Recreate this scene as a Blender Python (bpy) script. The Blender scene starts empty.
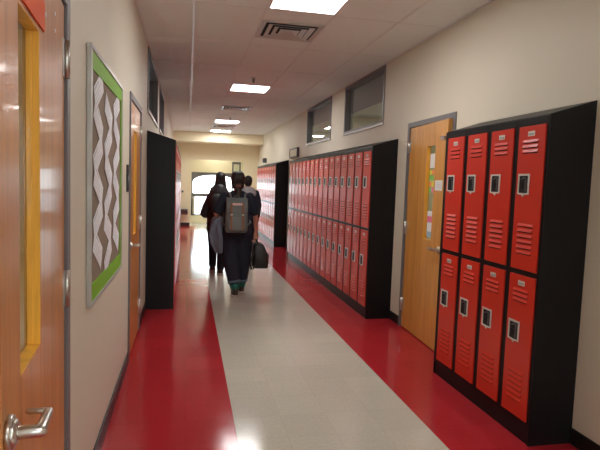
import bpy, bmesh, math, random
from mathutils import Vector, Matrix
from math import sin, cos, tan, pi, radians
random.seed(7)
S = bpy.context.scene
COL = S.collection

# ------------------------------------------------------------------ sizes (metres)
XL, XR, XF, XB = -0.461, 2.322, 2.022, -0.141      # walls, locker fronts
CEIL = 3.013
PW = 0.3048                                         # locker pitch
YBACK, YEND = -3.2, 17.8
S0, S1 = 0.316, 1.531                               # white strip
DEP = XR - XF
H1, H2 = 1.973, 2.07

# ------------------------------------------------------------------ materials
def mat(name, col, rough=.5, metal=0., noise=0., nscale=8., bump=0., bscale=60., coat=0., spec=.5, nz=None):
    m = bpy.data.materials.new(name); m.use_nodes = True
    nt = m.node_tree; b = nt.nodes['Principled BSDF']
    b.inputs['Base Color'].default_value = (*col, 1); b.inputs['Roughness'].default_value = rough
    b.inputs['Metallic'].default_value = metal; b.inputs['Coat Weight'].default_value = coat
    b.inputs['Specular IOR Level'].default_value = spec
    b.inputs['Coat Roughness'].default_value = .08
    tc = nt.nodes.new('ShaderNodeTexCoord')
    mp = nt.nodes.new('ShaderNodeMapping'); nt.links.new(tc.outputs['Object'], mp.inputs[0])
    if nz: mp.inputs['Scale'].default_value = nz
    if noise:
        n = nt.nodes.new('ShaderNodeTexNoise'); n.inputs['Scale'].default_value = nscale; n.inputs['Detail'].default_value = 5
        nt.links.new(mp.outputs[0], n.inputs['Vector'])
        r = nt.nodes.new('ShaderNodeMapRange'); r.inputs[3].default_value = 1-noise; r.inputs[4].default_value = 1+noise
        nt.links.new(n.outputs['Fac'], r.inputs[0])
        v = nt.nodes.new('ShaderNodeVectorMath'); v.operation = 'SCALE'; v.inputs[0].default_value = col
        nt.links.new(r.outputs[0], v.inputs['Scale']); nt.links.new(v.outputs[0], b.inputs['Base Color'])
    if bump:
        n2 = nt.nodes.new('ShaderNodeTexNoise'); n2.inputs['Scale'].default_value = bscale
        nt.links.new(mp.outputs[0], n2.inputs['Vector'])
        bp = nt.nodes.new('ShaderNodeBump'); bp.inputs['Strength'].default_value = bump; bp.inputs['Distance'].default_value = .01
        nt.links.new(n2.outputs['Fac'], bp.inputs['Height']); nt.links.new(bp.outputs[0], b.inputs['Normal'])
    return m

def emis(name, col, st):
    m = bpy.data.materials.new(name); m.use_nodes = True
    b = m.node_tree.nodes['Principled BSDF']
    b.inputs['Base Color'].default_value = (.9, .9, .9, 1)
    b.inputs['Emission Color'].default_value = (*col, 1); b.inputs['Emission Strength'].default_value = st
    return m

def glass_mat(name, tint=(.93, .96, .95), ior=1.5):
    m = bpy.data.materials.new(name); m.use_nodes = True
    nt = m.node_tree; nt.nodes.clear()
    o = nt.nodes.new('ShaderNodeOutputMaterial'); mx = nt.nodes.new('ShaderNodeMixShader')
    t = nt.nodes.new('ShaderNodeBsdfTransparent'); t.inputs[0].default_value = (*tint, 1)
    g = nt.nodes.new('ShaderNodeBsdfGlossy'); g.inputs['Roughness'].default_value = .02
    lw = nt.nodes.new('ShaderNodeLayerWeight'); lw.inputs[0].default_value = .5
    pw = nt.nodes.new('ShaderNodeMath'); pw.operation = 'POWER'; pw.inputs[1].default_value = 4.5; nt.links.new(lw.outputs['Facing'], pw.inputs[0])
    f = nt.nodes.new('ShaderNodeMath'); f.operation = 'MULTIPLY_ADD'; f.inputs[1].default_value = .8; f.inputs[2].default_value = .05; nt.links.new(pw.outputs[0], f.inputs[0])
    nt.links.new(f.outputs[0], mx.inputs[0]); nt.links.new(t.outputs[0], mx.inputs[1]); nt.links.new(g.outputs[0], mx.inputs[2])
    nt.links.new(mx.outputs[0], o.inputs[0])
    return m

def tile_mat(name, col, var, rough, seam=.78):
    """square vinyl tiles with fine seams, one-foot grid"""
    m = mat(name, col, rough, spec=.32)
    nt = m.node_tree; b = nt.nodes['Principled BSDF']
    tc = nt.nodes.new('ShaderNodeTexCoord'); mp = nt.nodes.new('ShaderNodeMapping')
    mp.inputs['Location'].default_value = (-S0, 0.05, 0)
    nt.links.new(tc.outputs['Object'], mp.inputs[0])
    br = nt.nodes.new('ShaderNodeTexBrick'); br.offset = 0; br.squash = 1
    br.inputs['Scale'].default_value = 1; br.inputs['Brick Width'].default_value = .3038; br.inputs['Row Height'].default_value = .3038
    br.inputs['Mortar Size'].default_value = .0012; br.inputs['Mortar Smooth'].default_value = .3
    c = Vector(col)
    br.inputs['Color1'].default_value = (*(c*(1-var)), 1); br.inputs['Color2'].default_value = (*(c*(1+var)), 1)
    br.inputs['Mortar'].default_value = (*(c*seam), 1)
    nt.links.new(mp.outputs[0], br.inputs['Vector'])
    n = nt.nodes.new('ShaderNodeTexNoise'); n.inputs['Scale'].default_value = 45; n.inputs['Detail'].default_value = 6
    nt.links.new(tc.outputs['Object'], n.inputs['Vector'])
    r = nt.nodes.new('ShaderNodeMapRange'); r.inputs[3].default_value = .86; r.inputs[4].default_value = 1.14
    nt.links.new(n.outputs['Fac'], r.inputs[0])
    v = nt.nodes.new('ShaderNodeVectorMath'); v.operation = 'SCALE'
    nt.links.new(br.outputs['Color'], v.inputs[0]); nt.links.new(r.outputs[0], v.inputs['Scale'])
    nt.links.new(v.outputs[0], b.inputs['Base Color'])
    n2 = nt.nodes.new('ShaderNodeTexNoise'); n2.inputs['Scale'].default_value = 2.2; n2.inputs['Detail'].default_value = 3
    nt.links.new(tc.outputs['Object'], n2.inputs['Vector'])
    r2 = nt.nodes.new('ShaderNodeMapRange'); r2.inputs[3].default_value = rough*.75; r2.inputs[4].default_value = rough*1.3
    nt.links.new(n2.outputs['Fac'], r2.inputs[0]); nt.links.new(r2.outputs[0], b.inputs['Roughness'])
    n3 = nt.nodes.new('ShaderNodeTexNoise'); n3.inputs['Scale'].default_value = 5; n3.inputs['Detail'].default_value = 1
    nt.links.new(tc.outputs['Object'], n3.inputs['Vector'])
    bp = nt.nodes.new('ShaderNodeBump'); bp.inputs['Strength'].default_value = .08; bp.inputs['Distance'].default_value = .02
    nt.links.new(n3.outputs['Fac'], bp.inputs['Height']); nt.links.new(bp.outputs[0], b.inputs['Normal'])
    return m

def wood_mat(name, col, rough=.3, coat=.5):
    """veneer with vertical grain"""
    m = mat(name, col, rough, coat=coat)
    nt = m.node_tree; b = nt.nodes['Principled BSDF']
    tc = nt.nodes.new('ShaderNodeTexCoord'); mp = nt.nodes.new('ShaderNodeMapping')
    mp.inputs['Scale'].default_value = (9, 9, .55)
    nt.links.new(tc.outputs['Object'], mp.inputs[0])
    n = nt.nodes.new('ShaderNodeTexNoise'); n.inputs['Scale'].default_value = 2.2; n.inputs['Detail'].default_value = 8; n.inputs['Distortion'].default_value = .7
    nt.links.new(mp.outputs[0], n.inputs['Vector'])
    n2 = nt.nodes.new('ShaderNodeTexNoise'); n2.inputs['Scale'].default_value = 16; n2.inputs['Detail'].default_value = 2.3
    nt.links.new(mp.outputs[0], n2.inputs['Vector'])
    mx = nt.nodes.new('ShaderNodeMath'); mx.operation = 'MULTIPLY_ADD'; mx.inputs[1].default_value = .4
    nt.links.new(n2.outputs['Fac'], mx.inputs[0]); nt.links.new(n.outputs['Fac'], mx.inputs[2])
    cr = nt.nodes.new('ShaderNodeMapRange'); cr.inputs[1].default_value = .4; cr.inputs[2].default_value = 1.0
    cr.inputs[3].default_value = .78; cr.inputs[4].default_value = 1.2
    nt.links.new(mx.outputs[0], cr.inputs[0])
    v = nt.nodes.new('ShaderNodeVectorMath'); v.operation = 'SCALE'; v.inputs[0].default_value = col
    nt.links.new(cr.outputs[0], v.inputs['Scale']); nt.links.new(v.outputs[0], b.inputs['Base Color'])
    return m

M = {}
M['wall'] = mat('cream wall paint', (.71, .65, .53), .55, noise=.02, nscale=3, bump=.05, bscale=180)
M['endwall'] = mat('cream wall paint with far glow', (.90, .81, .58), .55, noise=.02, bump=.05, bscale=180)  # hall's cream paint with the far end's warmer, brighter light in its colour
M['ceil'] = mat('mineral ceiling tile', (.85, .88, .86), .9, noise=.04, nscale=120, bump=.15, bscale=250)
M['grid'] = mat('white ceiling grid metal', (.80, .79, .79), .6)
M['grid2'] = mat('ceiling grid metal with sheen', (.74, .76, .80), .4, metal=.2)  # bluish sheen along one runner put into its colour
M['red_tile'] = tile_mat('red vinyl tile', (.43, .023, .031), .07, .13, .7)
M['white_tile'] = tile_mat('off white vinyl tile', (.57, .54, .46), .035, .13, .80)
M['base'] = mat('black rubber baseboard', (.012, .012, .013), .35)
M['black'] = mat('black painted steel', (.006, .006, .007), .42, noise=.1, nscale=4, spec=.25)
M['dblack'] = mat('matt black recess', (.008, .008, .008), .7)
M['red'] = mat('red painted steel', (.62, .028, .010), .36, noise=.07, nscale=3, coat=.1)
M['silver'] = mat('brushed nickel', (.62, .60, .56), .3, metal=1., noise=.06, nscale=30)
M['plate'] = mat('pale metal plate', (.70, .69, .63), .4, metal=.35)
M['frame'] = mat('grey painted steel frame', (.17, .16, .165), .4)
M['alu'] = mat('silver aluminium', (.52, .52, .50), .35, metal=.6)
M['wood'] = wood_mat('orange oak veneer', (.62, .26, .075), .36, .15)
M['wood2'] = wood_mat('light oak veneer', (.66, .31, .07), .38, .2)
M['stop'] = wood_mat('golden wood glazing stop', (.85, .42, .05), .3, .4)
M['glass'] = glass_mat('clear glass')
M['shade'] = mat('grey roller blind', (.45, .44, .47), .8, noise=.04, nscale=50)
def translucent(m, col, f):
    nt = m.node_tree; t = nt.nodes.new('ShaderNodeBsdfTranslucent'); t.inputs[0].default_value = (*col, 1)
    mx = nt.nodes.new('ShaderNodeMixShader'); mx.inputs[0].default_value = f
    nt.links.new(nt.nodes['Principled BSDF'].outputs[0], mx.inputs[1]); nt.links.new(t.outputs[0], mx.inputs[2])
    nt.links.new(mx.outputs[0], nt.nodes['Material Output'].inputs[0])
translucent(M['shade'], (.4, .39, .42), .4)
M['dshade'] = mat('blind with room darkness', (.05, .052, .055), .6)  # darkness of the room behind the left windows put into the blind's colour
M['room'] = mat('classroom wall', (.72, .68, .50), .7, noise=.03)
M['lamp'] = emis('lit lamp diffuser', (1.0, .985, .965), 13)
M['lamp2'] = emis('classroom lamp diffuser', (1, .97, .85), 4)
M['white'] = mat('white paint', (.80, .80, .78), .5)
M['paper'] = mat('white paper', (.88, .90, .95), .7, noise=.03)
M['ink'] = mat('grey ink', (.60, .60, .66), .8)
M['cork'] = mat('brown paper backing', (.27, .205, .155), .85, noise=.12, nscale=40)
M['green'] = mat('lime green border strip', (.22, .50, .03), .6, noise=.05, nscale=20)
M['orange'] = mat('orange card', (.90, .12, .012), .7, noise=.03)
M['ventg'] = mat('grey vent metal', (.56, .54, .52), .4)
M['vdark'] = mat('dark duct', (.02, .02, .02), .9)
M['sign'] = mat('dark sign plastic', (.035, .035, .04), .35)
M['signg'] = mat('grey sign panel', (.35, .36, .36), .4)
M['beige'] = mat('beige sign panel', (.62, .54, .38), .5)
M['stone'] = mat('pale concrete ground', (.62, .66, .70), .8, noise=.08, nscale=2)
M['skin'] = mat('skin', (.52, .235, .155), .5, noise=.05, nscale=25)
M['hair'] = mat('dark hair', (.012, .008, .007), .45, noise=.4, nscale=20, nz=(6, 6, 1), bump=.5, bscale=30)
M['navy'] = mat('navy cotton', (.012, .017, .030), .85, noise=.2, nscale=14, bump=.3, bscale=14)
M['jeans'] = mat('dark indigo denim', (.010, .012, .026), .85, noise=.25, nscale=18, bump=.3, bscale=16)
M['cuff'] = mat('faded denim hem', (.10, .13, .17), .85, noise=.15, nscale=60)
M['gsock'] = mat('green sock knit', (.02, .15, .11), .9, noise=.3, nscale=70)
M['pack'] = mat('grey backpack canvas', (.165, .18, .175), .85, noise=.12, nscale=50, bump=.3, bscale=50)
M['leather'] = mat('tan leather', (.25, .10, .045), .55, noise=.1)
M['pink'] = mat('pale pink label', (.70, .52, .48), .6)
M['bag'] = mat('black bag nylon', (.010, .011, .011), .5, noise=.1, bump=.2, bscale=25)
M['shoe'] = mat('brown leather shoe', (.045, .018, .013), .45, noise=.15)
M['sole'] = mat('pale rubber sole', (.55, .48, .42), .6)
M['denim'] = mat('grey blue denim', (.15, .185, .235), .85, noise=.3, nscale=12, bump=.5, bscale=12)
M['hood'] = mat('light grey jersey', (.42, .42, .43), .85, noise=.12, nscale=15, bump=.3, bscale=14)
M['eye'] = mat('eye', (.6, .6, .58), .2)
M['scrunchie'] = mat('rust hair tie', (.30, .07, .05), .8)
M['steel'] = mat('dark steel', (.10, .10, .11), .35, metal=.6)
for nm, c in (('c_yel', (.80, .75, .10)), ('c_grn', (.25, .65, .15)), ('c_pnk', (.85, .22, .38)), ('c_org', (.88, .32, .12)), ('c_blu', (.35, .58, .75))):
    M[nm] = mat('coloured paper '+nm, c, .6)

# ------------------------------------------------------------------ mesh helper
class MB:
    def __init__(s): s.bm = bmesh.new(); s.mats = []
    def mi(s, m):
        m = M[m]
        if m not in s.mats: s.mats.append(m)
        return s.mats.index(m)
    def faces(s, vs, fs, m):
        k = s.mi(m); v = [s.bm.verts.new(p) for p in vs]
        for f in fs:
            try: fc = s.bm.faces.new([v[i] for i in f]); fc.material_index = k
            except ValueError: pass
        return v
    def box(s, x0, x1, y0, y1, z0, z1, m):
        x0, x1 = sorted((x0, x1)); y0, y1 = sorted((y0, y1)); z0, z1 = sorted((z0, z1))
        vs = [(x, y, z) for x in (x0, x1) for y in (y0, y1) for z in (z0, z1)]
        return s.faces(vs, [(0, 1, 3, 2), (4, 6, 7, 5), (0, 4, 5, 1), (2, 3, 7, 6), (0, 2, 6, 4), (1, 5, 7, 3)], m)
    def prism(s, poly, axis, a, b, m):
        """poly: 2-D points in the plane normal to axis; extruded a..b"""
        def P(p, t):
            if axis == 'x': return (t, p[0], p[1])
            if axis == 'y': return (p[0], t, p[1])
            return (p[0], p[1], t)
        n = len(poly)
        vs = [P(p, a) for p in poly]+[P(p, b) for p in poly]
        fs = [tuple(range(n)), tuple(range(2*n-1, n-1, -1))]+[(i, (i+1) % n, n+(i+1) % n, n+i) for i in range(n)]
        return s.faces(vs, fs, m)
    def frame(s, axis, t0, t1, a0, a1, b0, b1, w, m, wb=None):
        """picture-frame of four bars; plane coords (a,b); axis 'x' => a=y,b=z ; 'y' => a=x,b=z ; 'z' => a=x,b=y"""
        wb = w if wb is None else wb
        for (p, q_, r, t) in ((a0, a1, b0, b0+wb), (a0, a1, b1-wb, b1), (a0, a0+w, b0+wb, b1-wb), (a1-w, a1, b0+wb, b1-wb)):
            if r == t or p == q_: continue
            if axis == 'x': s.box(t0, t1, p, q_, r, t, m)
            elif axis == 'y': s.box(p, q_, t0, t1, r, t, m)
            else: s.box(p, q_, r, t, t0, t1, m)
    def tube(s, pts, rad, m, n=12, flat=1.0, cap=True):
        """tapered tube through pts with rounded ends"""
        k = s.mi(m); pts = [Vector(p) for p in pts]
        if not hasattr(rad, '__len__'): rad = [rad]*len(pts)
        P, R = list(pts), list(rad)
        if cap:
            d0 = (pts[0]-pts[1]).normalized(); d1 = (pts[-1]-pts[-2]).normalized()
            P = [pts[0]+d0*R[0]*.95, pts[0]+d0*R[0]*.7]+P+[pts[-1]+d1*R[-1]*.7, pts[-1]+d1*R[-1]*.95]
            R = [R[0]*.3, R[0]*.72]+R+[R[-1]*.72, R[-1]*.3]
        rings = []; ref = None
        for i, p in enumerate(P):
            d = (P[min(i+1, len(P)-1)]-P[max(i-1, 0)]).normalized()
            if ref is None: ref = Vector((1, 0, 0)) if abs(d.x) < .8 else Vector((0, 1, 0))
            u = (ref-d*ref.dot(d)).normalized(); w = d.cross(u); ref = u
            rings.append([s.bm.verts.new(p+u*R[i]*cos(2*pi*j/n)+w*R[i]*flat*sin(2*pi*j/n)) for j in range(n)])
        for a, b in zip(rings, rings[1:]):
            for j in range(n):
                f = s.bm.faces.new((a[j], a[(j+1) % n], b[(j+1) % n], b[j])); f.material_index = k; f.smooth = True
        for r in (rings[0][::-1], rings[-1]):
            f = s.bm.faces.new(r); f.material_index = k
    def loft(s, rings, m, n=20, power=2.0):
        """rings (cx,cy,cz,rx,ry) stacked in z"""
        k = s.mi(m); rr = []
        for (cx, cy, cz, rx, ry) in rings:
            r = []
            for j in range(n):
                a = 2*pi*j/n; c_, s_ = cos(a), sin(a)
                e = 2/power
                r.append(s.bm.verts.new((cx+rx*math.copysign(abs(c_)**e, c_), cy+ry*math.copysign(abs(s_)**e, s_), cz)))
            rr.append(r)
        for a, b in zip(rr, rr[1:]):
            for j in range(n):
                f = s.bm.faces.new((a[j], a[(j+1) % n], b[(j+1) % n], b[j])); f.material_index = k; f.smooth = True
        for r in (rr[0][::-1], rr[-1]):
            f = s.bm.faces.new(r); f.material_index = k
    def ball(s, c, r, m, seg=16):
        k = s.mi(m)
        if not hasattr(r, '__len__'): r = (r, r, r)
        g = bmesh.ops.create_uvsphere(s.bm, u_segments=seg, v_segments=seg//2+2, radius=1, matrix=Matrix.Translation(c) @ Matrix.Diagonal((*r, 1)))
        for f in {f for v in g['verts'] for f in v.link_faces}: f.material_index = k; f.smooth = True
    def cyl(s, c, axis, r, h, m, n=24):
        d = {'x': Vector((1, 0, 0)), 'y': Vector((0, 1, 0)), 'z': Vector((0, 0, 1))}[axis]*(h/2)
        s.tube([Vector(c)-d, Vector(c)+d], [r, r], m, n, cap=False)
    def build(s, name, parent=None, bevel=0, remesh=0, smooth=0, kind=None, label=None):
        bmesh.ops.recalc_face_normals(s.bm, faces=s.bm.faces[:])
        me = bpy.data.meshes.new(name); s.bm.to_mesh(me); s.bm.free()
        for m in s.mats: me.materials.append(m)
        o = bpy.data.objects.new(name, me); COL.objects.link(o)
        if parent: o.parent = parent
        if kind: o['kind'] = kind
        if label: o['label'] = label
        if bevel:
            b = o.modifiers.new('bevel', 'BEVEL'); b.width = bevel; b.segments = 2; b.limit_method = 'ANGLE'; b.angle_limit = radians(50)
        if remesh:
            r = o.modifiers.new('remesh', 'REMESH'); r.mode = 'VOXEL'; r.voxel_size = remesh; r.use_smooth_shade = True
            if smooth:
                q = o.modifiers.new('smooth', 'SMOOTH'); q.factor = .5; q.iterations = smooth
        return o

def tag(o, label, cat, group=None, kind=None):
    o['label'] = label; o['category'] = cat
    if group: o['group'] = group
    if kind: o['kind'] = kind
    return o
def thing(name, label, cat, loc=(0, 0, 0), rz=0, group=None):
    o = bpy.data.objects.new(name, None); COL.objects.link(o); o.location = loc; o.rotation_euler = (0, 0, rz)
    o.empty_display_size = .1
    return tag(o, label, cat, group)
def copy_tree(o, parent=None):
    c = o.copy(); COL.objects.link(c); c.parent = parent
    for ch in list(o.children): copy_tree(ch, c)
    return c

# ------------------------------------------------------------------ room shell
T = .12
def wall_x(name, x0, x1, y0, y1, z0, z1, holes, m):
    mb = MB(); ys = sorted({y0, y1, *[h[0] for h in holes], *[h[1] for h in holes]}); zs = sorted({z0, z1, *[h[2] for h in holes], *[h[3] for h in holes]})
    for a, b in zip(ys, ys[1:]):
        run = None
        for c, d in zip(zs, zs[1:]):
            inside = any(h[0] <= a and b <= h[1] and h[2] <= c and d <= h[3] for h in holes)
            if inside:
                if run: mb.box(x0, x1, a, b, run[0], run[1], m); run = None
            else: run = (run[0], d) if run else (c, d)
        if run: mb.box(x0, x1, a, b, run[0], run[1], m)
    return mb.build(name, kind='structure')

DR = (4.38, 5.31)     # right door leaf span (y)
DL2 = (4.48, 5.40)    # second left door
DL1 = (1.195, 2.155)  # near left door
DH = 2.155
WR = [(6.13, 7.79), (8.56, 10.37)]; WL = [(6.24, 8.17), (8.73, 10.22)]
WZ = (2.285, 2.995)
wall_x('wall_right', XR, XR+T, YBACK, YEND, 0, CEIL+.1, [(DR[0]-.012, DR[1]+.012, 0, DH+.012)]+[(a+.03, b-.03, WZ[0]+.03, WZ[1]-.03) for a, b in WR], 'wall')
wall_x('wall_left', XL-T, XL, YBACK, YEND, 0, CEIL+.1, [(DL1[0]-.012, DL1[1]+.012, 0, DH+.012), (DL2[0]-.012, DL2[1]+.012, 0, DH+.012)]+[(a+.03, b-.03, WZ[0]+.03, WZ[1]-.03) for a, b in WL], 'wall')
mb = MB(); wx0, wx1, wz0, wz1 = .25, 1.65, 1.0, 2.3
mb.box(XL-T, wx0, YBACK-T, YBACK, 0, CEIL+.1, 'wall'); mb.box(wx1, XR+T, YBACK-T, YBACK, 0, CEIL+.1, 'wall'); mb.box(wx0, wx1, YBACK-T, YBACK, 0, wz0, 'wall'); mb.box(wx0, wx1, YBACK-T, YBACK, wz1, CEIL+.1, 'wall')
mb.build('wall_back', kind='structure')
mb = MB(); mb.frame('y', YBACK-.08, YBACK-.02, wx0, wx1, wz0, wz1, .05, 'frame'); mb.box(.9, .95, YBACK-.08, YBACK-.02, wz0+.05, wz1-.05, 'frame'); o = mb.build('fill_window', kind='structure')  # unseen window added behind the camera for cool daylight fill
mb = MB(); mb.box(wx0+.05, .9, YBACK-.055, YBACK-.05, wz0+.05, wz1-.05, 'glass'); mb.box(.95, wx1-.05, YBACK-.055, YBACK-.05, wz0+.05, wz1-.05, 'glass'); mb.build('pane', o)
# end wall with wide opening
OX0, OX1, OZ = .089, 1.845, 2.205
mb = MB()
mb.box(XL-T, OX0, YEND, YEND+.2, 0, CEIL, 'endwall'); mb.box(OX1, XR+T, YEND, YEND+.2, 0, CEIL, 'endwall'); mb.box(OX0, OX1, YEND, YEND+.2, OZ, CEIL, 'endwall')
mb.build('wall_end', kind='structure')
mb = MB(); mb.box(XL, XR, 16.75, YEND, 2.72, CEIL, 'endwall'); mb.build('trim_1', kind='structure')
# floor
mb = MB()
FY1 = 19.0
mb.box(XL-T, S0, YBACK-T, YEND, -.1, 0, 'red_tile'); mb.box(S0, S1, YBACK-T, YEND, -.1, 0, 'white_tile'); mb.box(S1, XR+T, YBACK-T, YEND, -.1, 0, 'red_tile')
mb.box(-1.6, 3.4, YEND, FY1, -.1, 0, 'white_tile')
mb.build('floor', kind='structure')
# ceiling with inset grid
mb = MB(); mb.box(XL-T, XR+T, YBACK-T, YEND, CEIL, CEIL+.1, 'ceil')
gx = [.03, .635, 1.245, 1.855]
for x in gx: mb.box(x-.011, x+.011, YBACK, 16.75, CEIL-(.012 if x < .1 else .003), CEIL+.01, 'grid2' if x < .1 else 'grid')
y = 5.84-1.22*7
while y < 16.7:
    if y > YBACK:
        xs = [XL]+gx+[XR]
        for a, b in zip(xs, xs[1:]): mb.box(a+.011, b-.011, y-.009, y+.009, CEIL-.002, CEIL+.01, 'grid')
    y += 1.22
mb.box(XL, XL+.02, YBACK, 16.75, CEIL-.008, CEIL+.01, 'grid'); mb.box(XR-.02, XR, YBACK, 16.75, CEIL-.008, CEIL+.01, 'grid')
mb.build('ceiling', kind='structure')
# baseboards
def base(name, x0, x1, spans):
    mb = MB()
    for a, b in spans: mb.box(x0, x1, a, b, 0, .1, 'base')
    return mb.build(name, kind='structure', bevel=.003)
base('baseboard_right', XR-.012, XR, [(YBACK, 2.685), (3.915, DR[0]-.06), (DR[1]+.06, 5.645), (10.53, 12.245), (15.61, YEND)])
base('baseboard_left', XL, XL+.012, [(YBACK, DL1[0]-.06), (DL1[1]+.06, DL2[0]-.06), (DL2[1]+.06, 6.27), (10.86, YEND)])
mb = MB(); mb.box(XL+.012, OX0, YEND-.012, YEND, 0, .1, 'base'); mb.box(OX1, XR-.012, YEND-.012, YEND, 0, .1, 'base'); mb.build('baseboard_end', kind='structure')

# ------------------------------------------------------------------ lamps, vents, sprinklers in the ceiling
def lamp(y0, label, name='ceiling_light', x0=.645, w=.59, mtl='lamp'):
    t = thing(name, label, 'ceiling light', (x0+w/2, y0+w/2, CEIL), group='square ceiling lights down the hallway')
    mb = MB(); mb.frame('z', -.012, .0, -w/2, w/2, -w/2, w/2, .016, 'grid'); mb.build('frame', t)
    mb = MB(); mb.box(-w/2+.016, w/2-.016, -w/2+.016, w/2-.016, -.009, -.001, mtl); mb.build('diffuser', t)
    return t
lamp(3.97, 'square lit ceiling light nearest the camera, above the grey vent')
lamp(8.21, 'square lit ceiling light second from the camera, between the two sprinklers')
lamp(13.15, 'square lit ceiling light third from the camera, far down the hall')
lamp(15.75, 'square lit ceiling light farthest away, just before the cream soffit')
lamp(-.9, 'square lit ceiling light behind the camera')

def fill_lamp(x, y):  # unseen lamp added in the entrance to brighten the hall's end
    t = thing('ceiling_light', 'added fill light under the entrance ceiling beyond the end opening', 'ceiling light', (x, y, 2.75))
    m_ = MB(); m_.frame('z', -.012, 0, -.3, .3, -.3, .3, .02, 'grid'); m_.build('frame', t)
    m_ = MB(); m_.box(-.28, .28, -.28, .28, -.009, -.001, 'lamp2'); m_.build('diffuser', t)
fill_lamp(.95, 18.45)

def vent(y0, label, w=.59):
    t = thing('ceiling_vent', label, 'ceiling vent', (.645+w/2, y0+w/2, CEIL), group='square air vents in the ceiling')
    mb = MB(); mb.frame('z', -.012, 0, -w/2, w/2, -w/2, w/2, .045, 'ventg'); mb.build('frame', t, bevel=.002)
    mb = MB(); mb.box(-w/2+.045, w/2-.045, -w/2+.045, w/2-.045, -.003, -.0005, 'vdark'); mb.build('backing', t)
    for k, r in enumerate((.222, .158, .094)):
        mb = MB()
        i = r-.045
        for a in range(4):
            R = Matrix.Rotation(a*pi/2, 3, 'Z')
            vs = [R @ Vector(p) for p in ((-r, -r, -.020), (r, -r, -.020), (i, -i, -.004), (-i, -i, -.004), (-r, -r, -.016), (r, -r, -.016), (i, -i, -.0035), (-i, -i, -.0035))]
            mb.faces(vs, [(0, 1, 2, 3), (4, 7, 6, 5), (0, 4, 5, 1), (3, 2, 6, 7)], 'ventg')
        if k == 2: mb.box(-i, i, -i, i, -.006, -.003, 'ventg')
        mb.build('louvre', t)
vent(4.91, 'grey square ceiling vent just beyond the nearest light')
vent(10.6, 'grey square ceiling vent beyond the second ceiling light')
vent(14.5, 'grey square ceiling vent between the two farthest lights')

def sprinkler(x, y, label):
    t = thing('sprinkler_head', label, 'sprinkler', (x, y, CEIL), group='fire sprinklers in the ceiling')
    mb = MB(); mb.cyl((0, 0, -.004), 'z', .035, .008, 'alu'); mb.build('escutcheon', t)
    mb = MB(); mb.cyl((0, 0, -.03), 'z', .009, .05, 'steel'); mb.tube([(-.012, 0, -.02), (-.016, 0, -.045), (0, 0, -.062)], .003, 'steel', 6); mb.tube([(.012, 0, -.02), (.016, 0, -.045), (0, 0, -.062)], .003, 'steel', 6); mb.build('body', t)
    mb = MB(); mb.cyl((0, 0, -.066), 'z', .018, .003, 'steel'); mb.build('deflector', t)
sprinkler(.90, 7.67, 'small sprinkler head just before the second ceiling light')
sprinkler(.95, 12.55, 'small sprinkler head just before the third ceiling light')
sprinkler(.93, 15.55, 'small sprinkler head just before the farthest ceiling light')

# ------------------------------------------------------------------ windows high in the walls
def clerestory(name, side, a, b, shade_z, shade_m):
    x = XR if side > 0 else XL; s = side
    root = MB(); f = .045
    root.frame('x', x-.012*s, x+.085*s, a, b, WZ[0], WZ[1], f, 'frame')
    root.box(x-.02*s, x, a-.01, b+.01, WZ[0]-.012, WZ[0]+.012, 'alu')
    o = root.build(name, kind='structure', bevel=.003)
    mb = MB(); mb.box(x+.05*s, x+.056*s, a+f+.001, b-f-.001, WZ[0]+f, WZ[1]-f, 'glass'); mb.build('pane', o)
    mb = MB(); mb.box(x+.065*s, x+.068*s, a+f+.004, b-f-.004, shade_z, WZ[1]-f-.005, shade_m); mb.tube([(x+.067*s, a+f+.01, shade_z), (x+.067*s, b-f-.01, shade_z)], .008, shade_m, 8); mb.build('roller_blind', o)
clerestory('window_1', 1, *WR[0], 2.60, 'shade')
clerestory('window_2', 1, *WR[1], 2.66, 'shade')
clerestory('window_3', -1, *WL[0], 2.36, 'dshade')
clerestory('window_4', -1, *WL[1], 2.36, 'dshade')

# rooms seen through the glass
def room(name, x0, x1, y0, y1, m, open_side):
    mb = MB(); t = .05
    mb.box(x0, x1, y0-t, y0, 0, CEIL, m); mb.box(x0, x1, y1, y1+t, 0, CEIL, m)
    if open_side > 0: mb.box(x1, x1+t, y0-t, y1+t, 0, CEIL, m)
    else: mb.box(x0-t, x0, y0-t, y1+t, 0, CEIL, m)
    mb.build('wall_'+name, kind='structure')
    mb = MB(); mb.box(x0, x1, y0, y1, -.05, 0, 'stone'); mb.build('floor_'+name, kind='structure')
    mb = MB(); mb.box(x0, x1, y0, y1, CEIL, CEIL+.05, 'white'); mb.build('ceiling_'+name, kind='structure')
room('classroom_right', XR+T, XR+5, 3.2, 11, 'room', 1)
room('classroom_left', XL-4, XL-T, -.5, 11, 'white', -1)
def rlamp(x, y, label):
    t = thing('classroom_light', label, 'ceiling light', (x, y, CEIL), group='lights in the classrooms')
    mb = MB(); mb.frame('z', -.012, 0, -.6, .6, -.3, .3, .02, 'grid'); mb.build('frame', t)
    mb = MB(); mb.box(-.58, .58, -.28, .28, -.009, -.001, 'lamp2'); mb.build('diffuser', t)
rlamp(XR+2.2, 5.4, 'lit ceiling light in the classroom behind the right door')
rlamp(XR+2.2, 9.0, 'lit ceiling light in the classroom beyond the far high window')
rlamp(XL-2.2, 2.0, 'lit ceiling light in the classroom behind the near left door')
rlamp(XL-2.2, 5.0, 'lit ceiling light in the left classroom, behind the bulletin board wall')

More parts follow.
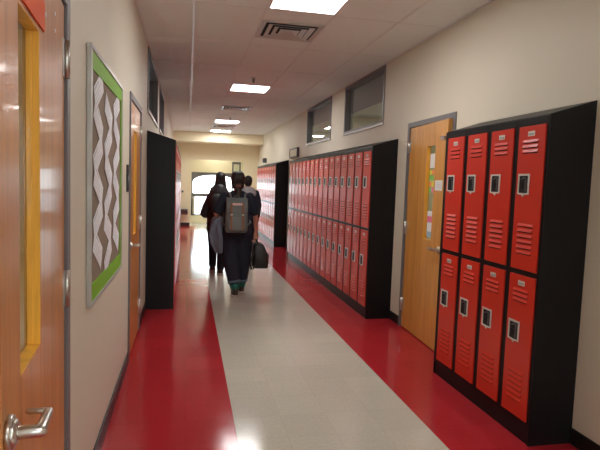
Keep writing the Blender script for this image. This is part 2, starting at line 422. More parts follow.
# ------------------------------------------------------------------ doors
def door(name, side, span, ajar, lite, wood, k=1.0, hz_=.96):
    """leaf hinged at its far end (largest y), pivoting into the hall by `ajar` degrees. local leaf: u from hinge towards the camera (-y), t into wall"""
    s = side; x = XR if s > 0 else XL; y0, y1 = span
    fr = MB()
    for (a, b, c, d) in ((y0-.055, y0-.004, 0, DH+.055), (y1+.004, y1+.055, 0, DH+.055), (y0-.004, y1+.004, DH+.004, DH+.055)):
        fr.box(x-.012*s, x+.10*s, a, b, c, d, 'frame')
    fr.box(x+.055*s, x+.075*s, y0-.004, y0+.012, 0, DH, 'frame'); fr.box(x+.055*s, x+.075*s, y1-.012, y1+.004, 0, DH, 'frame')
    root = fr.build(name, kind='structure', bevel=.003)
    leaf_root = bpy.data.objects.new('door_leaf', None)
    W = y1-y0-.006; u0, u1 = lite; z0, z1 = 1.022, 1.935; th = .044
    mb = MB()
    # local coordinates: X = depth away from hall (+ into the wall), Y = -u
    def bx(m_, a, b, c, d, t0=0., t1=th, mm=None): m_.box(t0*s, t1*s, -b, -a, c, d, mm or wood)
    bx(mb, 0, u0, .012, DH-.003); bx(mb, u1, W, .012, DH-.003); bx(mb, u0, u1, .012, z0); bx(mb, u0, u1, z1, DH-.003)
    leaf = mb.build('door_leaf', root, bevel=.002)
    leaf.location = (x-.001*s, y1-.003, 0); leaf.rotation_euler = (0, 0, radians(ajar)*(-s))
    mb = MB(); tw = .0025
    for (a, b, c, d) in ((u0-.002, u0+tw, z0, z1), (u1-tw, u1+.002, z0, z1), (u0+tw, u1-tw, z0-.002, z0+tw), (u0+tw, u1-tw, z1-tw, z1+.002)):
        bx(mb, a, b, c, d, .0005, .036, 'stop')
    bx(mb, u0+tw, u0+tw+.003, z0+tw, z1-tw, .020, .036, 'stop')
    mb.build('lite_frame', leaf, bevel=.002)
    mb = MB(); bx(mb, u0+tw, u1-tw, z0+tw, z1-tw, .0365, .0415, 'glass'); mb.build('lite_glass', leaf)
    # lever: rose, shaft, arm towards hinge, return
    mb = MB(); ru = W-.055; rz_ = hz_
    mb.tube([(-.0005*s, -ru, rz_), (-.012*s, -ru, rz_)], [.034*k, .032*k], 'silver', 24, cap=False)
    mb.tube([(-.010*s, -ru, rz_), (-.022*s, -ru, rz_)], [.031*k, .018*k], 'silver', 24, cap=False)
    mb.tube([(-.015*s, -ru, rz_), (-.068*s, -ru, rz_)], [.0125*k, .0115*k], 'silver', 16)
    mb.tube([(-.066*s, -ru, rz_), (-.068*s, -ru+.05, rz_+.002), (-.068*s, -ru+.105, rz_+.001)], [.0115*k, .010*k, .009*k], 'silver', 16, flat=.8)
    mb.tube([(-.068*s, -ru+.105, rz_+.001), (-.022*s, -ru+.112, rz_+.001)], [.009, .008], 'silver', 14)
    mb.build('door_handle', leaf)
    for hz in (.25, 1.09, 1.96):
        mb = MB(); mb.cyl((-.010*s, .004, hz), 'z', .010, .14, 'silver', 12)
        mb.box(-.0035*s, -.0002*s, -.036, -.002, hz-.07, hz+.07, 'alu')
        mb.build('hinge', leaf)
    return root, leaf
d1, leaf1 = door('door_1', -1, DL1, 4.6, (.495, .765), 'wood', 1.25, .94)
mb = MB(); mb.box(.0012, .006, -.765, -.44, 1.945, 2.03, 'orange'); mb.build('orange_sign_strip', leaf1)
for u, z in ((.405, 2.005), (.225, 2.06), (.225, 2.005)):
    mb = MB(); mb.cyl((.0015, -u, z), 'x', .0065, .004, 'white', 12); mb.build('screw', leaf1)
d2, leaf2 = door('door_2', -1, DL2, 0, (.35, .60), 'wood')
d3, leaf3 = door('door_3', 1, DR, 3.0, (.47, .675), 'wood2')
# papers taped inside the glass of door_3, small white notice, bracket
def lp(name, u0, u1, z0, z1, m, t=.0345):
    mb = MB(); mb.box(t, t+.0015, -u1, -u0, z0, z1, m); mb.build(name, leaf3)
lp('paper_notice', .484, .655, 1.72, 1.86, 'white'); lp('paper_notice', .484, .655, 1.06, 1.30, 'paper')
k = 0
for z in (1.48, 1.54, 1.60, 1.655):
    for u in (.487, .546, .605):
        lp('sticky_note', u, u+.052, z, z+.05, ('c_grn', 'c_pnk', 'c_yel', 'c_org', 'c_yel', 'c_pnk', 'c_grn')[k % 7], .0335+.0003*(k % 3)); k += 1
lp('sticky_note', .50, .62, 1.045, 1.10, 'c_blu', .033); lp('sticky_note', .49, .60, 1.19, 1.25, 'c_pnk', .033)
mb = MB(); mb.box(-.003, -.0008, -.872, -.712, 1.505, 1.60, 'white')
for z in (1.575, 1.556, 1.537): mb.box(-.0034, -.003, -.855, -.735, z, z+.005, 'ink')
mb.build('paper_sign', leaf3)
mb = MB(); mb.box(-.02, -.0008, -.90, -.82, 1.985, 2.0, 'alu'); mb.box(-.02, -.014, -.90, -.82, 1.97, 2.0, 'alu'); mb.build('closer_bracket', leaf3)

# ------------------------------------------------------------------ lockers
def make_locker(label, group):
    """two-tier locker; local x = depth (0 at the front, + into the body), y = width, z up"""
    t = thing('locker', label, 'locker', group=group)
    mb = MB(); g = .0008; W = PW-g
    mb.box(.012, DEP-.002, g, W, .1, H1-.004, 'black')
    # face frame
    for (a, b, c, d) in ((g, .014, .1, H1-.004), (.263, W, .1, H1-.004), (.014, .263, .1, .133), (.014, .263, 1.014, 1.043), (.014, .263, 1.924, H1-.004)):
        mb.box(0, .0125, a, b, c, d, 'black')
    mb.build('body', t, bevel=.0015)
    for zb in (.136, 1.046):
        mb = MB(); a, b = .016, .261; zt = zb+.875
        mb.box(-.008, .010, a, b, zb, zt, 'red')
        def louv(zc, w=.148):
            yc = .142
            y0_, y1_ = yc-w/2, yc+w/2
            vs = [(-.0078, y0_, zc+.010), (-.0078, y1_, zc+.010), (-.0078, y0_, zc-.008), (-.0078, y1_, zc-.008),
                  (-.0155, y0_+.006, zc-.007), (-.0155, y1_-.006, zc-.007), (-.0078, y0_, zc-.0085), (-.0078, y1_, zc-.0085)]
            mb.faces(vs, [(0, 1, 5, 4), (0, 4, 2), (1, 3, 5), (4, 5, 7, 6)], 'red')
            mb.box(-.0088, -.0078, y0_+.004, y1_-.004, zc-.0135, zc-.0078, 'dblack')
        for k in range(3): louv(zb+.783-.030*k)
        for k in range(6): louv(zb+.275-.0335*k)
        d = mb.build('door', t, bevel=.0025)
        # recessed handle with pointed lower edge
        mb = MB(); ya, yb = .128, .238; z0, z1, zp = zb+.462, zb+.587, zb+.445
        out = [(ya, z1), (yb, z1), (yb, z0), ((ya+yb)/2+.012, z0-.004), ((ya+yb)/2, zp), ((ya+yb)/2-.012, z0-.004), (ya, z0)]
        w = .012
        inn = [(ya+w, z1-w), (yb-w, z1-w), (yb-w, z0+w*.7), ((ya+yb)/2+.01, z0+w*.7-.001), ((ya+yb)/2, z0+w*.7-.002), ((ya+yb)/2-.01, z0+w*.7-.001), (ya+w, z0+w*.7)]
        n = len(out)
        vs = [(-.0125, p[0], p[1]) for p in out]+[(-.0130, p[0], p[1]) for p in inn]+[(-.0082, p[0], p[1]) for p in out]+[(-.0084, p[0], p[1]) for p in inn]
        fs = []
        for i in range(n):
            j = (i+1) % n
            fs += [(i, j, n+j, n+i), (i, 2*n+i, 2*n+j, j), (n+i, n+j, 3*n+j, 3*n+i)]
        mb.faces(vs, fs, 'plate')
        mb.box(-.0090, -.0081, ya+w-.002, yb-w+.002, z0+w*.6, z1-w+.002, 'dblack')
        mb.box(-.0125, -.0088, ya+.050, ya+.082, z0+.035, z0+.070, 'black')
        mb.box(-.0115, -.0088, ya+.026, ya+.044, z0+.018, z1-.034, 'steel')
        mb.tube([(-.011, ya+.03, z1-.03), (-.012, ya+.055, z1-.024), (-.011, ya+.075, z1-.034)], .004, 'steel', 8)
        mb.build('handle', d)
        mb = MB(); mb.box(-.0105, -.0081, .108, .170, zb+.813, zb+.842, 'plate'); mb.box(-.0109, -.0105, .113, .165, zb+.818, zb+.830, 'signg'); mb.build('number_plate', d, bevel=.001)
    return t
ORD = ['first', 'second', 'third', 'fourth', 'fifth', 'sixth', 'seventh', 'eighth', 'ninth', 'tenth', 'eleventh', 'twelfth', 'thirteenth', 'fourteenth', 'fifteenth', 'sixteenth']
proto = None
def bank(n, ystart, side, lab, group):
    global proto
    for k in range(n):
        end = ' column' if n == 4 else ' column'
        nm = 'nearest' if k == 0 else ('farthest' if k == n-1 else ORD[k])
        label = f'red two-tier locker, {nm} from the camera in {lab}' if 0 < k < n-1 else f'red two-tier locker, {nm} to the camera in {lab}' if k == 0 else f'red two-tier locker, {nm} from the camera in {lab}'
        if proto is None: o = proto = make_locker(label, group)
        else: o = copy_tree(proto)
        o['label'] = label; o['group'] = group
        if side > 0: o.location = (XF, ystart+k*PW, 0); o.rotation_euler = (0, 0, 0)
        else: o.location = (XB, ystart+(k+1)*PW, 0); o.rotation_euler = (0, 0, pi)
bank(4, 2.69, 1, 'the near right bank', 'lockers of the near right bank')
bank(16, 5.65, 1, 'the long right-hand bank', 'lockers of the long right bank')
bank(11, 12.25, 1, 'the farthest right bank', 'lockers of the far right bank')
bank(15, 6.277, -1, 'the left bank', 'lockers of the left bank')

def housing(side, y0, n, label):
    s = side; xf = XF if s > 0 else XB; xw = XR if s > 0 else XL
    y1 = y0+n*PW
    t = thing('locker_housing', label, 'locker surround', (xf, y0, 0), group='black surrounds of the locker banks')
    L = y1-y0; D = abs(xw-xf)-.001
    mb = MB(); mb.box(.006*s, D*s, 0, L, .0, .0985, 'black'); mb.build('base', t, bevel=.002)
    for yy in (-.014, L+.002):
        mb = MB(); mb.prism([(0, .0), (D*s, .0), (D*s, H2), (0, H1)], 'y', yy, yy+.012, 'black'); mb.build('end_panel', t, bevel=.0015)
    mb = MB(); mb.prism([(0, H1-.003), (D*s, H1-.003), (D*s, H2), (0, H1+.002)], 'y', -.0015, L+.0015, 'black'); mb.build('sloping_top', t, bevel=.0015)
housing(1, 2.69, 4, 'black base, side panel and sloping top around the near right lockers')
housing(1, 5.65, 16, 'black base, side panel and sloping top around the long right bank of lockers')
housing(1, 12.25, 11, 'black base, side panel and sloping top around the farthest right lockers')
housing(-1, 6.277, 15, 'black base, side panel and sloping top around the left bank of lockers')

# ------------------------------------------------------------------ bulletin board on the left wall
BY0, BY1, BZ0, BZ1 = 2.60, 3.79, .90, 2.135
t = thing('bulletin_board', 'silver framed bulletin board with green border on the left wall', 'bulletin board', (XL, BY0, BZ0))
W_, H_ = BY1-BY0, BZ1-BZ0
mb = MB(); mb.frame('x', .0005, .024, 0, W_, 0, H_, .022, 'alu'); mb.build('frame', t, bevel=.003)
mb = MB(); mb.box(.0005, .012, .022, W_-.022, .022, H_-.022, 'cork'); mb.build('backing', t)
def strip(a, b, c, d):
    # scalloped-edge border strip
    mb = MB(); mb.box(.0122, .0185, a, b, c, d, 'green'); mb.build('border_strip', t)
strip(.022, W_-.022, H_-.105, H_-.022); strip(.022, W_-.022, .022, .105); strip(.022, .050, .105, H_-.105); strip(W_-.055, W_-.022, .105, H_-.105)
k = 0
for c in range(3):
    yc = BY0+.245+.345*c
    for r in range(6):
        zc = BZ0+(.172 if c == 1 else .252)+.162*r
        up = (r+(c == 1)) % 2 == 1
        ang = radians(27 if up else -26)+random.uniform(-.07, .07)
        w, h = .275, .120
        Rm = Matrix.Rotation(ang, 2); poly = [Rm @ Vector(p) for p in ((-w/2, -h/2), (w/2, -h/2), (w/2, h/2), (-w/2, h/2))]
        col_ = ('first', 'middle', 'last')[c]; row_ = ORD[r]
        o = MB(); xo = XL+.0145+.0009*((r+2*c) % 3)
        o.prism([(yc+p.x, zc+p.y) for p in poly], 'x', xo, xo+.0008, 'paper')
        for q_ in range(5):
            zz = h/2-.028-q_*.023; l = random.uniform(.6, .95)*(w-.04)
            if q_ == 0: l = .12; zz += .004
            pl = [Rm @ Vector(p) for p in ((-w/2+.02, zz), (-w/2+.02+l, zz), (-w/2+.02+l, zz+(.010 if q_ == 0 else .004)), (-w/2+.02, zz+(.010 if q_ == 0 else .004)))]
            o.prism([(yc+p.x, zc+p.y) for p in pl], 'x', xo+.0008, xo+.0011, 'ink')
        o = o.build('paper_sheet')
        tag(o, f'tilted white paper in the {col_} column of the bulletin board, {row_} row from the bottom', 'paper', 'papers pinned on the bulletin board')
mb = MB(); mb.box(.0005, .012, -.045, .045, -.105, .105, 'sign'); o = MB
s_ = thing('room_sign', 'small dark room sign on the wall before the second left door', 'sign', (XL, 4.275, 1.52))
mb.build('plate', s_, bevel=.002)
mb = MB(); mb.box(.0122, .0135, -.03, .03, -.015, .02, 'signg'); mb.build('insert', s_)

# small framed sign above the far end of the long bank
s_ = thing('wall_sign', 'small dark framed beige sign above far end of the long locker bank', 'sign', (XR, 11.1, 2.10))
mb = MB(); mb.frame('x', -.05, -.0005, 0, .85, -.01, .20, .03, 'steel'); mb.build('frame', s_, bevel=.003)
mb = MB(); mb.box(-.04, -.0005, .03, .82, .02, .17, 'beige'); mb.build('panel', s_)
# small device above far bank
s_ = thing('wall_speaker', 'small dark box on the wall above the farthest right lockers', 'wall box', (XR, 15.9, 2.16))
mb = MB(); mb.box(-.10, -.0005, -.1, .1, -.05, .09, 'steel'); mb.build('case', s_, bevel=.006)
mb = MB(); mb.box(-.104, -.1, -.08, .08, -.035, .075, 'dblack'); mb.build('grille', s_)
# drinking fountain + small box on end wall
s_ = thing('drinking_fountain', 'dark wall-mounted drinking fountain on the end wall left of the opening', 'drinking fountain', (-.13, YEND, .46))
mb = MB(); mb.prism([(-.001, -.10), (-.22, -.02), (-.26, .04), (-.26, .09), (-.001, .09)], 'x', -.15, .15, 'steel'); mb.build('basin', s_, bevel=.01)
mb = MB(); mb.tube([(-.07, -.1, .088), (-.07, -.1, .13), (-.05, -.13, .14)], .010, 'silver', 8); mb.build('spout', s_)
tag(MB.build((lambda m: (m.box(-.19, -.13, YEND-.03, YEND-.0005, 1.10, 1.16, 'steel'), m)[1])(MB()), 'wall_switch', bevel=.004), 'small dark switch box on the end wall above the fountain', 'switch')

# ------------------------------------------------------------------ vestibule beyond the opening
YW = 18.9
mb = MB()
mb.box(-1.6, 3.4, YW, YW+.15, 0, .275, 'endwall'); mb.box(-1.6, 3.4, YW, YW+.15, 1.80, 2.9, 'endwall')
mb.box(-1.6, .13, YW, YW+.15, .275, 1.80, 'endwall'); mb.box(1.75, 3.4, YW, YW+.15, .275, 1.80, 'endwall')
mb.build('wall_front', kind='structure')
mb = MB(); mb.box(-1.7, -1.6, YEND+.2, YW+.15, 0, 2.9, 'endwall'); mb.box(3.4, 3.5, YEND+.2, YW+.15, 0, 2.9, 'endwall')
mb.box(-1.6, XL-T, YEND+.1, YEND+.2, 0, 2.9, 'endwall'); mb.box(XR+T, 3.4, YEND+.1, YEND+.2, 0, 2.9, 'endwall'); mb.build('wall_vestibule', kind='structure')
mb = MB(); mb.box(-1.7, 3.5, YEND+.2, YW+.15, 2.75, 2.85, 'ceil'); mb.build('ceiling_vestibule', kind='structure')
# arched window with spandrel frame
mb = MB(); z0, zt = 1.06, 1.80; xa, xb = .13, 1.75
n = 24; xm = (xa+xb)/2; hw = (xb-xa)/2-.05
arc = [(xm+hw*cos(pi*i/n), 1.42+.29*sin(pi*i/n)**.8) for i in range(n+1)]
for (p, q_) in zip(arc, arc[1:]):
    mb.prism([(p[0], p[1]), (q_[0], q_[1]), (q_[0], zt), (p[0], zt)], 'y', YW+.03, YW+.10, 'frame')
mb.box(xa, xa+.05, YW+.03, YW+.10, z0, zt, 'frame'); mb.box(xb-.05, xb, YW+.03, YW+.10, z0, zt, 'frame')
mb.box(xa, xb, YW+.02, YW+.11, .945, 1.06, 'frame')
mb.box(xa, xb, YW+.03, YW+.10, .275, .32, 'frame')
for x in (xa, .95, xb-.05): mb.box(x, x+.05, YW+.03, YW+.10, .32, .945, 'frame')
mb.box(xa+.05, .26, YW+.03, YW+.10, .32, .945, 'endwall')
w5 = mb.build('window_5', kind='structure')
mb = MB(); mb.box(xa+.05, xb-.05, YW+.06, YW+.065, .325, 1.75, 'glass'); mb.build('pane', w5)
t = thing('glass_door', 'open grey framed glass door at the right of the end opening', 'door', (1.50, YEND+.62, 0))
mb = MB(); mb.frame('y', 0, .045, 0, .30, .01, 2.19, .05, 'frame', .08); mb.build('frame', t)
mb = MB(); mb.box(.05, .25, .02, .026, .09, 2.11, 'glass'); mb.build('glass', t)
t = thing('push_bar_post', 'narrow dark pull bar beside the opening in front of the bright window', 'door bar', (.165, YW-.05, 0))
mb = MB(); mb.tube([(0, 0, .30), (0, 0, .86)], .022, 'dblack', 12); mb.build('bar', t)
mb = MB(); mb.box(-.015, .015, .0, .049, .34, .37, 'steel'); mb.box(-.015, .015, .0, .049, .80, .83, 'steel'); mb.build('bracket', t)
# outside
mb = MB(); mb.box(-14, 14, YW+.15, 60, -.25, -.05, 'stone'); mb.build('ground', kind='structure')

# ------------------------------------------------------------------ people
def person(name, label, loc, J, hairfn, shirt, trousers, rz=0, shoe='shoe', cuff=None):
    """J: joints (local, facing +y, left = -x)."""
    t = thing(name, label, 'person', loc, rz)
    hx, hy, hz = J['head']            # head centre
    b = MB()
    # head, jaw, neck
    b.ball((hx, hy, hz), (.074, .092, .105), 'skin'); b.ball((hx, hy+.03, hz-.06), (.052, .058, .055), 'skin')
    b.ball((hx, hy+.098, hz-.02), (.013, .02, .022), 'skin')
    b.ball((hx, hy+.082, hz-.062), (.024, .012, .010), 'skin')
    for s in (-1, 1):
        b.ball((hx+s*.076, hy-.005, hz-.012), (.010, .020, .030), 'skin'); b.ball((hx+s*.032, hy+.084, hz+.022), (.022, .010, .008), 'skin')
    sh = J['shz']; cx = J.get('cx', 0)
    b.tube([(hx, hy-.01, hz-.07), (cx, -.01, sh+.01)], [.052, .058], 'skin')
    b.loft([(cx, 0, J['hipz']-.06, .13, .10), (cx, 0, J['hipz']+.05, .155, .105), (cx, 0, J['hipz']+.18, .125, .09), (cx, 0, sh-.18, .145, .10), (cx, 0, sh-.06, .15, .095), (cx, 0, sh+.01, .08, .06)], 'skin')
    for sd, s in (('L', -1), ('R', 1)):
        a, e, w_ = [Vector(p) for p in J['arm'+sd]]
        b.tube([a, (a+e)/2, e, e*.45+w_*.55, w_], [.048, .042, .035, .032, .024], 'skin')
        # hand: palm, four fingers, thumb
        d = Vector(J.get('hand'+sd, (w_-e))).normalized()
        side_ = Vector((0, 1, 0)) if abs(d.y) < .7 else Vector((0, 0, 1))
        side_ = (side_-d*side_.dot(d)).normalized(); inn = Vector((-s, 0, 0)); inn = (inn-d*inn.dot(d)).normalized()
        palm = w_+d*.05
        b.tube([w_, w_+d*.035, w_+d*.085], [.024, .034, .034], 'skin', 12)
        for i, (o, l) in enumerate(((.027, .070), (.009, .080), (-.009, .075), (-.027, .058))):
            p0 = w_+d*.075+side_*o; p1 = p0+d*l*.45+inn*.004; p2 = p1+d*l*.25+inn*l*.25; p3 = p2+inn*l*.3+d*l*.05
            b.tube([p0, p1, p2, p3], [.0095, .009, .0085, .0075], 'skin', 8)
        th0 = w_+d*.03+side_*.028
        b.tube([th0, th0+d*.03+side_*.018+inn*.01, th0+d*.055+side_*.016+inn*.025], [.012, .0105, .009], 'skin', 8)
        h, k, an = [Vector(p) for p in J['leg'+sd]]
        b.tube([h, (h+k)/2, k, k*.7+an*.3, an], [.078, .066, .05, .052, .034], 'skin')
        toe = Vector(J.get('toe'+sd, (an.x, an.y+.16, 0)))
        b.tube([an, (an.x, an.y-.02, toe.z+.05), (toe.x, toe.y-.08, toe.z+.045), (toe.x, toe.y, toe.z+.035)], [.034, .036, .034, .026], 'skin', 10)
    b.build('body', t, remesh=.008, smooth=3)
    for s in (-1, 1):
        m_ = MB(); m_.ball((hx+s*.031, hy+.081, hz+.006), .011, 'eye', 10); m_.ball((hx+s*.031, hy+.0895, hz+.006), .005, 'dblack', 8); m_.build('eye', t)
    m_ = MB(); hairfn(m_, hx, hy, hz); m_.build('hair', t, remesh=.010, smooth=4)
    # top
    m_ = MB()
    W = J.get('shirtw', 1.)
    hem = J.get('hem', J['hipz']-.02)
    m_.loft([(cx, 0, hem, .175*W, .125), (cx, 0, hem+.10, .172*W, .125), (cx, 0, sh-.25, .165*W, .12), (cx, 0, sh-.10, .185*W, .12), (cx, 0, sh-.03, .165*W, .105), (cx, -.005, sh+.03, .075, .07)], shirt)
    for sd in 'LR':
        a, e, w_ = [Vector(p) for p in J['arm'+sd]]
        f = J.get('sleeve', .8); r = J.get('slr', .075)
        if f <= 1: m_.tube([a, a.lerp(e, f*.5), a.lerp(e, f)], [r*.9, r, r*1.08], shirt, 14)
        else: m_.tube([a, a.lerp(e, .5), e, e.lerp(w_, .5), e.lerp(w_, f-1)], [r*.9, r*.95, r*.85, r*.72, r*.62], shirt, 14)
    m_.build(J.get('topname', 'shirt'), t, remesh=.011, smooth=4)
    m_ = MB(); R = J.get('legr', (.112, .10, .088, .085))
    m_.loft([(cx, 0, J['hipz']-.10, .165, .125), (cx, 0, J['hipz']+.02, .168, .125), (cx, 0, J['hipz']+.09, .15, .11)], trousers)
    for sd in 'LR':
        h, k, an = [Vector(p) for p in J['leg'+sd]]
        e = k.lerp(an, J.get('trf', .9))
        m_.tube([h, (h+k)/2, k, k.lerp(e, .5), e], [R[0], R[1], R[2], (R[2]+R[3])/2, R[3]], trousers, 16)
    m_.build('trousers', t, remesh=.011, smooth=4)
    for sd in 'LR':
        h, k, an = [Vector(p) for p in J['leg'+sd]]
        toe = Vector(J.get('toe'+sd, (an.x, an.y+.16, 0)))
        if cuff:
            e = k.lerp(an, J.get('trf', .9)); d = (an-k).normalized()
            m_ = MB(); m_.tube([e-d*.015, e+d*.02], [R[3]*1.03, R[3]*1.03], 'cuff', 18, cap=False); m_.build('trouser_cuff', t)
            m_ = MB(); m_.tube([e+d*.0, e+d*.05, an+d*.01], [R[3]*.86, R[3]*.80, .045], cuff, 16, cap=False); m_.build('sock', t)
        m_ = MB(); z = toe.z
        m_.loft([(toe.x, toe.y-.075, z+.026, .051, .137), (toe.x, toe.y-.075, z+.06, .048, .13), (toe.x, toe.y-.115, z+.085, .042, .085), (toe.x, toe.y-.135, z+.115, .042, .058)], shoe)
        sh_ = m_.build('shoe', t, remesh=.009, smooth=3)
        m_ = MB(); m_.loft([(toe.x, toe.y-.075, z+.001, .052, .142), (toe.x, toe.y-.075, z+.032, .055, .145)], 'sole', 24); m_.build('sole', sh_)
    return t

# --- person 1: centre, walking away
def hair1(m, x, y, z):
    m.ball((x-.028, y-.022, z+.030), (.068, .098, .098), 'hair'); m.ball((x+.028, y-.022, z+.030), (.068, .098, .098), 'hair')
    m.ball((x-.045, y-.035, z-.03), (.045, .065, .085), 'hair'); m.ball((x+.045, y-.035, z-.03), (.045, .065, .085), 'hair')
    m.ball((x, y-.045, z-.06), (.055, .055, .06), 'hair')
    m.tube([(x, y-.085, z-.075), (x, y-.125, z-.11), (x, y-.135, z-.19), (x, y-.12, z-.27)], [.030, .042, .045, .020], 'hair', 14)
P1 = (.645, 6.95, 0)
J1 = dict(head=(0, .02, 1.535), shz=1.375, hipz=.90, cx=0,
          armL=[(-.165, 0, 1.325), (-.275, -.045, 1.10), (-.235, .15, 1.00)], handL=(.2, 1, 0),
          armR=[(.165, 0, 1.325), (.245, -.01, 1.09), (.262, .03, .865)], handR=(0, 0.05, -1),
          legL=[(-.085, 0, .86), (-.06, .01, .47), (-.005, -.06, .085)], legR=[(.085, 0, .86), (.10, .10, .47), (.098, .19, .085)],
          toeL=(-.005, .08, 0), toeR=(.10, .33, 0), sleeve=.76, slr=.071, trf=.70, legr=(.118, .116, .112, .082), hem=.82)
p1 = person('person', 'person in navy tee and dark cuffed jeans walking away with a grey backpack', P1, J1, hair1, 'navy', 'jeans', cuff='gsock')
m_ = MB(); m_.ball((0, -.085, 1.462), (.036, .03, .016), 'scrunchie', 14); m_.build('hair_tie', p1)

# backpack (worn: a thing of its own)
t = thing('backpack', 'grey canvas backpack with tan leather straps on the back of the middle person', 'backpack', (P1[0]-.025, P1[1]-.125, .87)); t.scale = (1, 1, .94)
m_ = MB()
m_.loft([(0, -.06, .0, .125, .07), (0, -.07, .03, .145, .085), (0, -.07, .25, .145, .085), (0, -.06, .38, .135, .075), (0, -.05, .44, .115, .06), (0, -.045, .46, .09, .045)], 'pack', 28, 4)
m_.build('main_body', t)
m_ = MB(); m_.loft([(0, -.155, .03, .10, .03), (0, -.16, .06, .112, .035), (0, -.16, .19, .112, .035), (0, -.155, .21, .10, .028)], 'pack', 24, 4); m_.build('front_pocket', t)
m_ = MB(); m_.prism([(-.045, .30), (-.155, .27), (-.165, .34), (-.14, .42), (-.08, .475), (.01, .475), (.01, .44)], 'x', -.135, .135, 'pack'); m_.build('top_flap', t, bevel=.012)
for x in (-.072, .072):
    m_ = MB(); m_.box(x-.013, x+.013, -.203, -.196, .05, .30, 'leather'); m_.box(x-.013, x+.013, -.175, -.160, .25, .40, 'leather'); m_.box(x-.014, x+.014, -.208, -.200, .242, .258, 'alu'); m_.build('leather_strap', t, bevel=.002)
m_ = MB(); m_.box(-.062, .062, -.176, -.158, .375, .405, 'pink'); m_.build('label_patch', t, bevel=.003)
m_ = MB(); m_.tube([(-.03, -.03, .46), (-.03, -.04, .50), (.03, -.04, .50), (.03, -.03, .46)], .008, 'pack', 8); m_.build('grab_loop', t)
for s in (-1, 1):
    m_ = MB(); m_.tube([(s*.085+.02, -.01, .44), (s*.10+.02, .03, .525), (s*.11+.02, .13, .548), (s*.125+.02, .255, .47), (s*.13+.02, .27, .34), (s*.165+.02, .22, .18), (s*.185+.02, .12, .12), (s*.13, -.01, .08)], .013, 'pack', 10, flat=.6); m_.build('shoulder_strap', t)
t = thing('shoulder_bag', 'black soft carrying bag with a dangling strap in the right hand of the middle person', 'bag', (P1[0]+.325, P1[1]+.03, .385))
m_ = MB(); m_.loft([(0, 0, .0, .095, .14), (0, 0, .02, .102, .15), (-.005, 0, .18, .098, .145), (-.025, 0, .29, .075, .125), (-.035, 0, .33, .05, .10)], 'bag', 28, 5); m_.build('main_body', t)
m_ = MB(); m_.tube([(-.04, -.08, .31), (-.052, -.06, .37), (-.058, 0, .395), (-.052, .06, .37), (-.04, .08, .31)], .009, 'bag', 10); m_.build('handle', t)
m_ = MB(); m_.tube([(-.06, -.10, .28), (-.115, -.13, .18), (-.145, -.14, .06), (-.128, -.14, -.01), (-.10, -.14, -.005), (-.085, -.13, .06), (-.08, -.12, .14)], .011, 'bag', 8, flat=.6); m_.build('strap', t)
m_ = MB(); m_.box(.102, .106, -.10, .10, .05, .19, 'bag'); m_.build('side_pocket', t, bevel=.004)
# jacket over left forearm
m_ = MB()
n = 22; rings = []
for i, (z, w, d, xo) in enumerate(((1.045, .030, .05, .0), (1.03, .062, .10, .0), (.99, .078, .125, -.005), (.90, .085, .12, -.018), (.80, .090, .11, -.024), (.70, .080, .10, -.008), (.62, .058, .085, .012), (.57, .04, .06, .02))):
    r = []
    for j in range(n):
        a = 2*pi*j/n; f = 1+.18*sin(5*a+i*.5)+.06*sin(9*a)
        r.append((P1[0]-.245+xo+w*f*cos(a), P1[1]+.095+d*f*sin(a), z+.012*sin(3*a)))
    rings.append(r)
vs = [p for r in rings for p in r]; fs = [(i*n+j, i*n+(j+1) % n, (i+1)*n+(j+1) % n, (i+1)*n+j) for i in range(len(rings)-1) for j in range(n)]
fs += [tuple(range(n)), tuple(range(len(vs)-n, len(vs)))]
m_.faces(vs, fs, 'denim')
m_.tube([(P1[0]-.235, P1[1]+.0, .93), (P1[0]-.20, P1[1]-.02, .76), (P1[0]-.21, P1[1]-.01, .60)], [.045, .042, .036], 'denim', 12)
tag(m_.build('denim_jacket', remesh=.010, smooth=3), 'grey blue denim jacket draped over left forearm of the middle person', 'jacket')

# --- person 2: left, further
def hair2(m, x, y, z):
    m.ball((x, y-.02, z+.025), (.086, .105, .105), 'hair'); m.ball((x, y-.045, z-.05), (.080, .07, .09), 'hair')
    m.loft([(x, y-.06, z-.30, .115, .05), (x, y-.06, z-.20, .112, .06), (x, y-.05, z-.10, .10, .075), (x, y-.04, z, .088, .08)], 'hair')
J2 = dict(head=(.015, .03, 1.545), shz=1.33, hipz=.88, cx=0,
          armL=[(-.14, 0, 1.21), (-.235, -.03, .98), (-.20, .18, .96)], handL=(.2, 1, 0),
          armR=[(.14, 0, 1.21), (.23, -.03, .98), (.20, .16, .90)], handR=(-.2, 1, 0),
          legL=[(-.085, 0, .84), (-.08, .14, .46), (-.07, .26, .085)], legR=[(.085, 0, .84), (.06, .03, .46), (.04, -.07, .085)],
          toeL=(-.07, .40, 0), toeR=(.04, .07, 0), sleeve=1.7, slr=.088, hem=.70, shirtw=1.12, topname='hoodie', legr=(.11, .095, .075, .062), trf=.93)
p2 = person('person', 'person in black hoodie and dark trousers walking, left of the middle person', (.505, 8.62, 0), J2, hair2, 'bag', 'jeans')
m_ = MB(); m_.loft([(0, -.01, 1.08, .245, .13), (0, -.02, 1.18, .238, .14), (0, -.025, 1.27, .205, .14), (0, -.03, 1.36, .15, .13), (0, -.03, 1.43, .112, .10), (0, -.02, 1.47, .08, .08)], 'bag'); m_.ball((0, -.08, 1.33), (.13, .085, .09), 'bag'); m_.build('hood', p2, remesh=.012, smooth=3)
t = thing('backpack', 'black rounded backpack worn by the person in the black hoodie', 'backpack', (.49, 8.62-.13, .93))
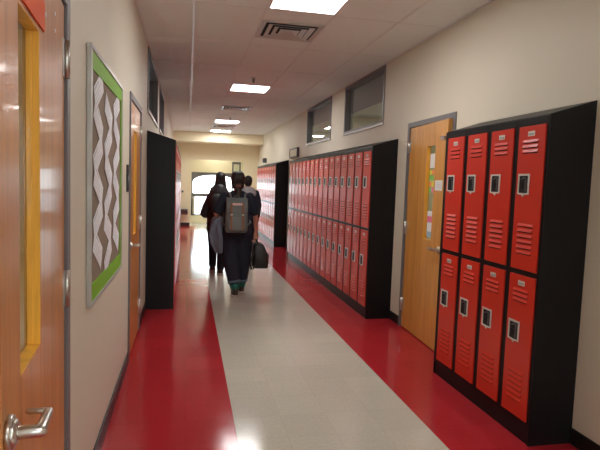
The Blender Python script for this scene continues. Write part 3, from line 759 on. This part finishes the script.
m_ = MB(); m_.loft([(0, -.05, 0, .12, .06), (0, -.06, .04, .145, .08), (0, -.06, .22, .145, .085), (0, -.05, .33, .12, .065), (0, -.04, .39, .07, .04)], 'dblack', 24, 3.2); m_.build('main_body', t)
m_ = MB(); m_.loft([(0, -.13, .04, .09, .03), (0, -.14, .07, .10, .035), (0, -.14, .16, .10, .03), (0, -.13, .18, .09, .02)], 'dblack', 24, 3.5); m_.build('front_pocket', t)
for s in (-1, 1):
    m_ = MB(); m_.tube([(s*.08, -.01, .38), (s*.10, .04, .465), (s*.11, .13, .49), (s*.125, .25, .42), (s*.14, .27, .28), (s*.19, .20, .12), (s*.19, .10, .08), (s*.12, 0, .06)], .012, 'dblack', 10, flat=.6); m_.build('shoulder_strap', t)

# --- person 3: right, furthest
def hair3(m, x, y, z):
    m.ball((x, y-.02, z+.028), (.088, .105, .10), 'hair'); m.ball((x, y-.045, z-.035), (.075, .065, .07), 'hair')
J3 = dict(head=(0, .03, 1.525), shz=1.36, hipz=.88, cx=0,
          armL=[(-.17, 0, 1.30), (-.225, -.02, 1.04), (-.22, .05, .80)], armR=[(.17, 0, 1.30), (.225, -.02, 1.04), (.22, .05, .80)],
          legL=[(-.085, 0, .84), (-.08, .03, .46), (-.07, -.05, .085)], legR=[(.085, 0, .84), (.09, .12, .46), (.09, .20, .085)],
          toeL=(-.07, .09, 0), toeR=(.09, .34, 0), sleeve=1.9, slr=.072, hem=.80, topname='jacket', legr=(.10, .085, .07, .06), trf=.93)
p3 = person('person', 'person with short dark hair and light grey hood walking furthest away, on the right', (1.19, 10.6, 0), J3, hair3, 'navy', 'jeans')
m_ = MB(); m_.loft([(0, -.02, 1.24, .165, .13), (0, -.02, 1.30, .18, .135), (0, -.015, 1.37, .15, .12), (0, -.02, 1.425, .085, .08)], 'hood'); m_.ball((0, -.10, 1.33), (.12, .06, .085), 'hood'); m_.build('hood', p3, remesh=.012, smooth=3)

# ------------------------------------------------------------------ world, camera
w = bpy.data.worlds.new('sky'); S.world = w; w.use_nodes = True
bg = w.node_tree.nodes['Background']; bg.inputs[0].default_value = (.86, .94, 1, 1); bg.inputs[1].default_value = 4

cam = bpy.data.cameras.new('camera'); co = bpy.data.objects.new('camera', cam); COL.objects.link(co); S.camera = co
a, b, r = radians(12.1884), radians(-4.5229), radians(1.9914)
Rx = Vector((cos(a), -sin(a), 0)); U = Vector((-sin(b)*sin(a), -sin(b)*cos(a), cos(b))); F = Vector((cos(b)*sin(a), cos(b)*cos(a), sin(b)))
right = Rx*cos(r)+U*sin(r); up = -Rx*sin(r)+U*cos(r)
mtx = Matrix((right, up, -F)).transposed().to_4x4(); mtx.translation = Vector((0, 0, 1.527)); co.matrix_world = mtx
cam.sensor_width = 36; cam.lens = 525.29*36/600; cam.clip_start = .05; cam.clip_end = 200
S.view_settings.view_transform = 'Standard'; S.view_settings.look = 'None'; S.view_settings.gamma = 1
S.view_settings.use_curve_mapping = False
S.view_settings.exposure = 1.33
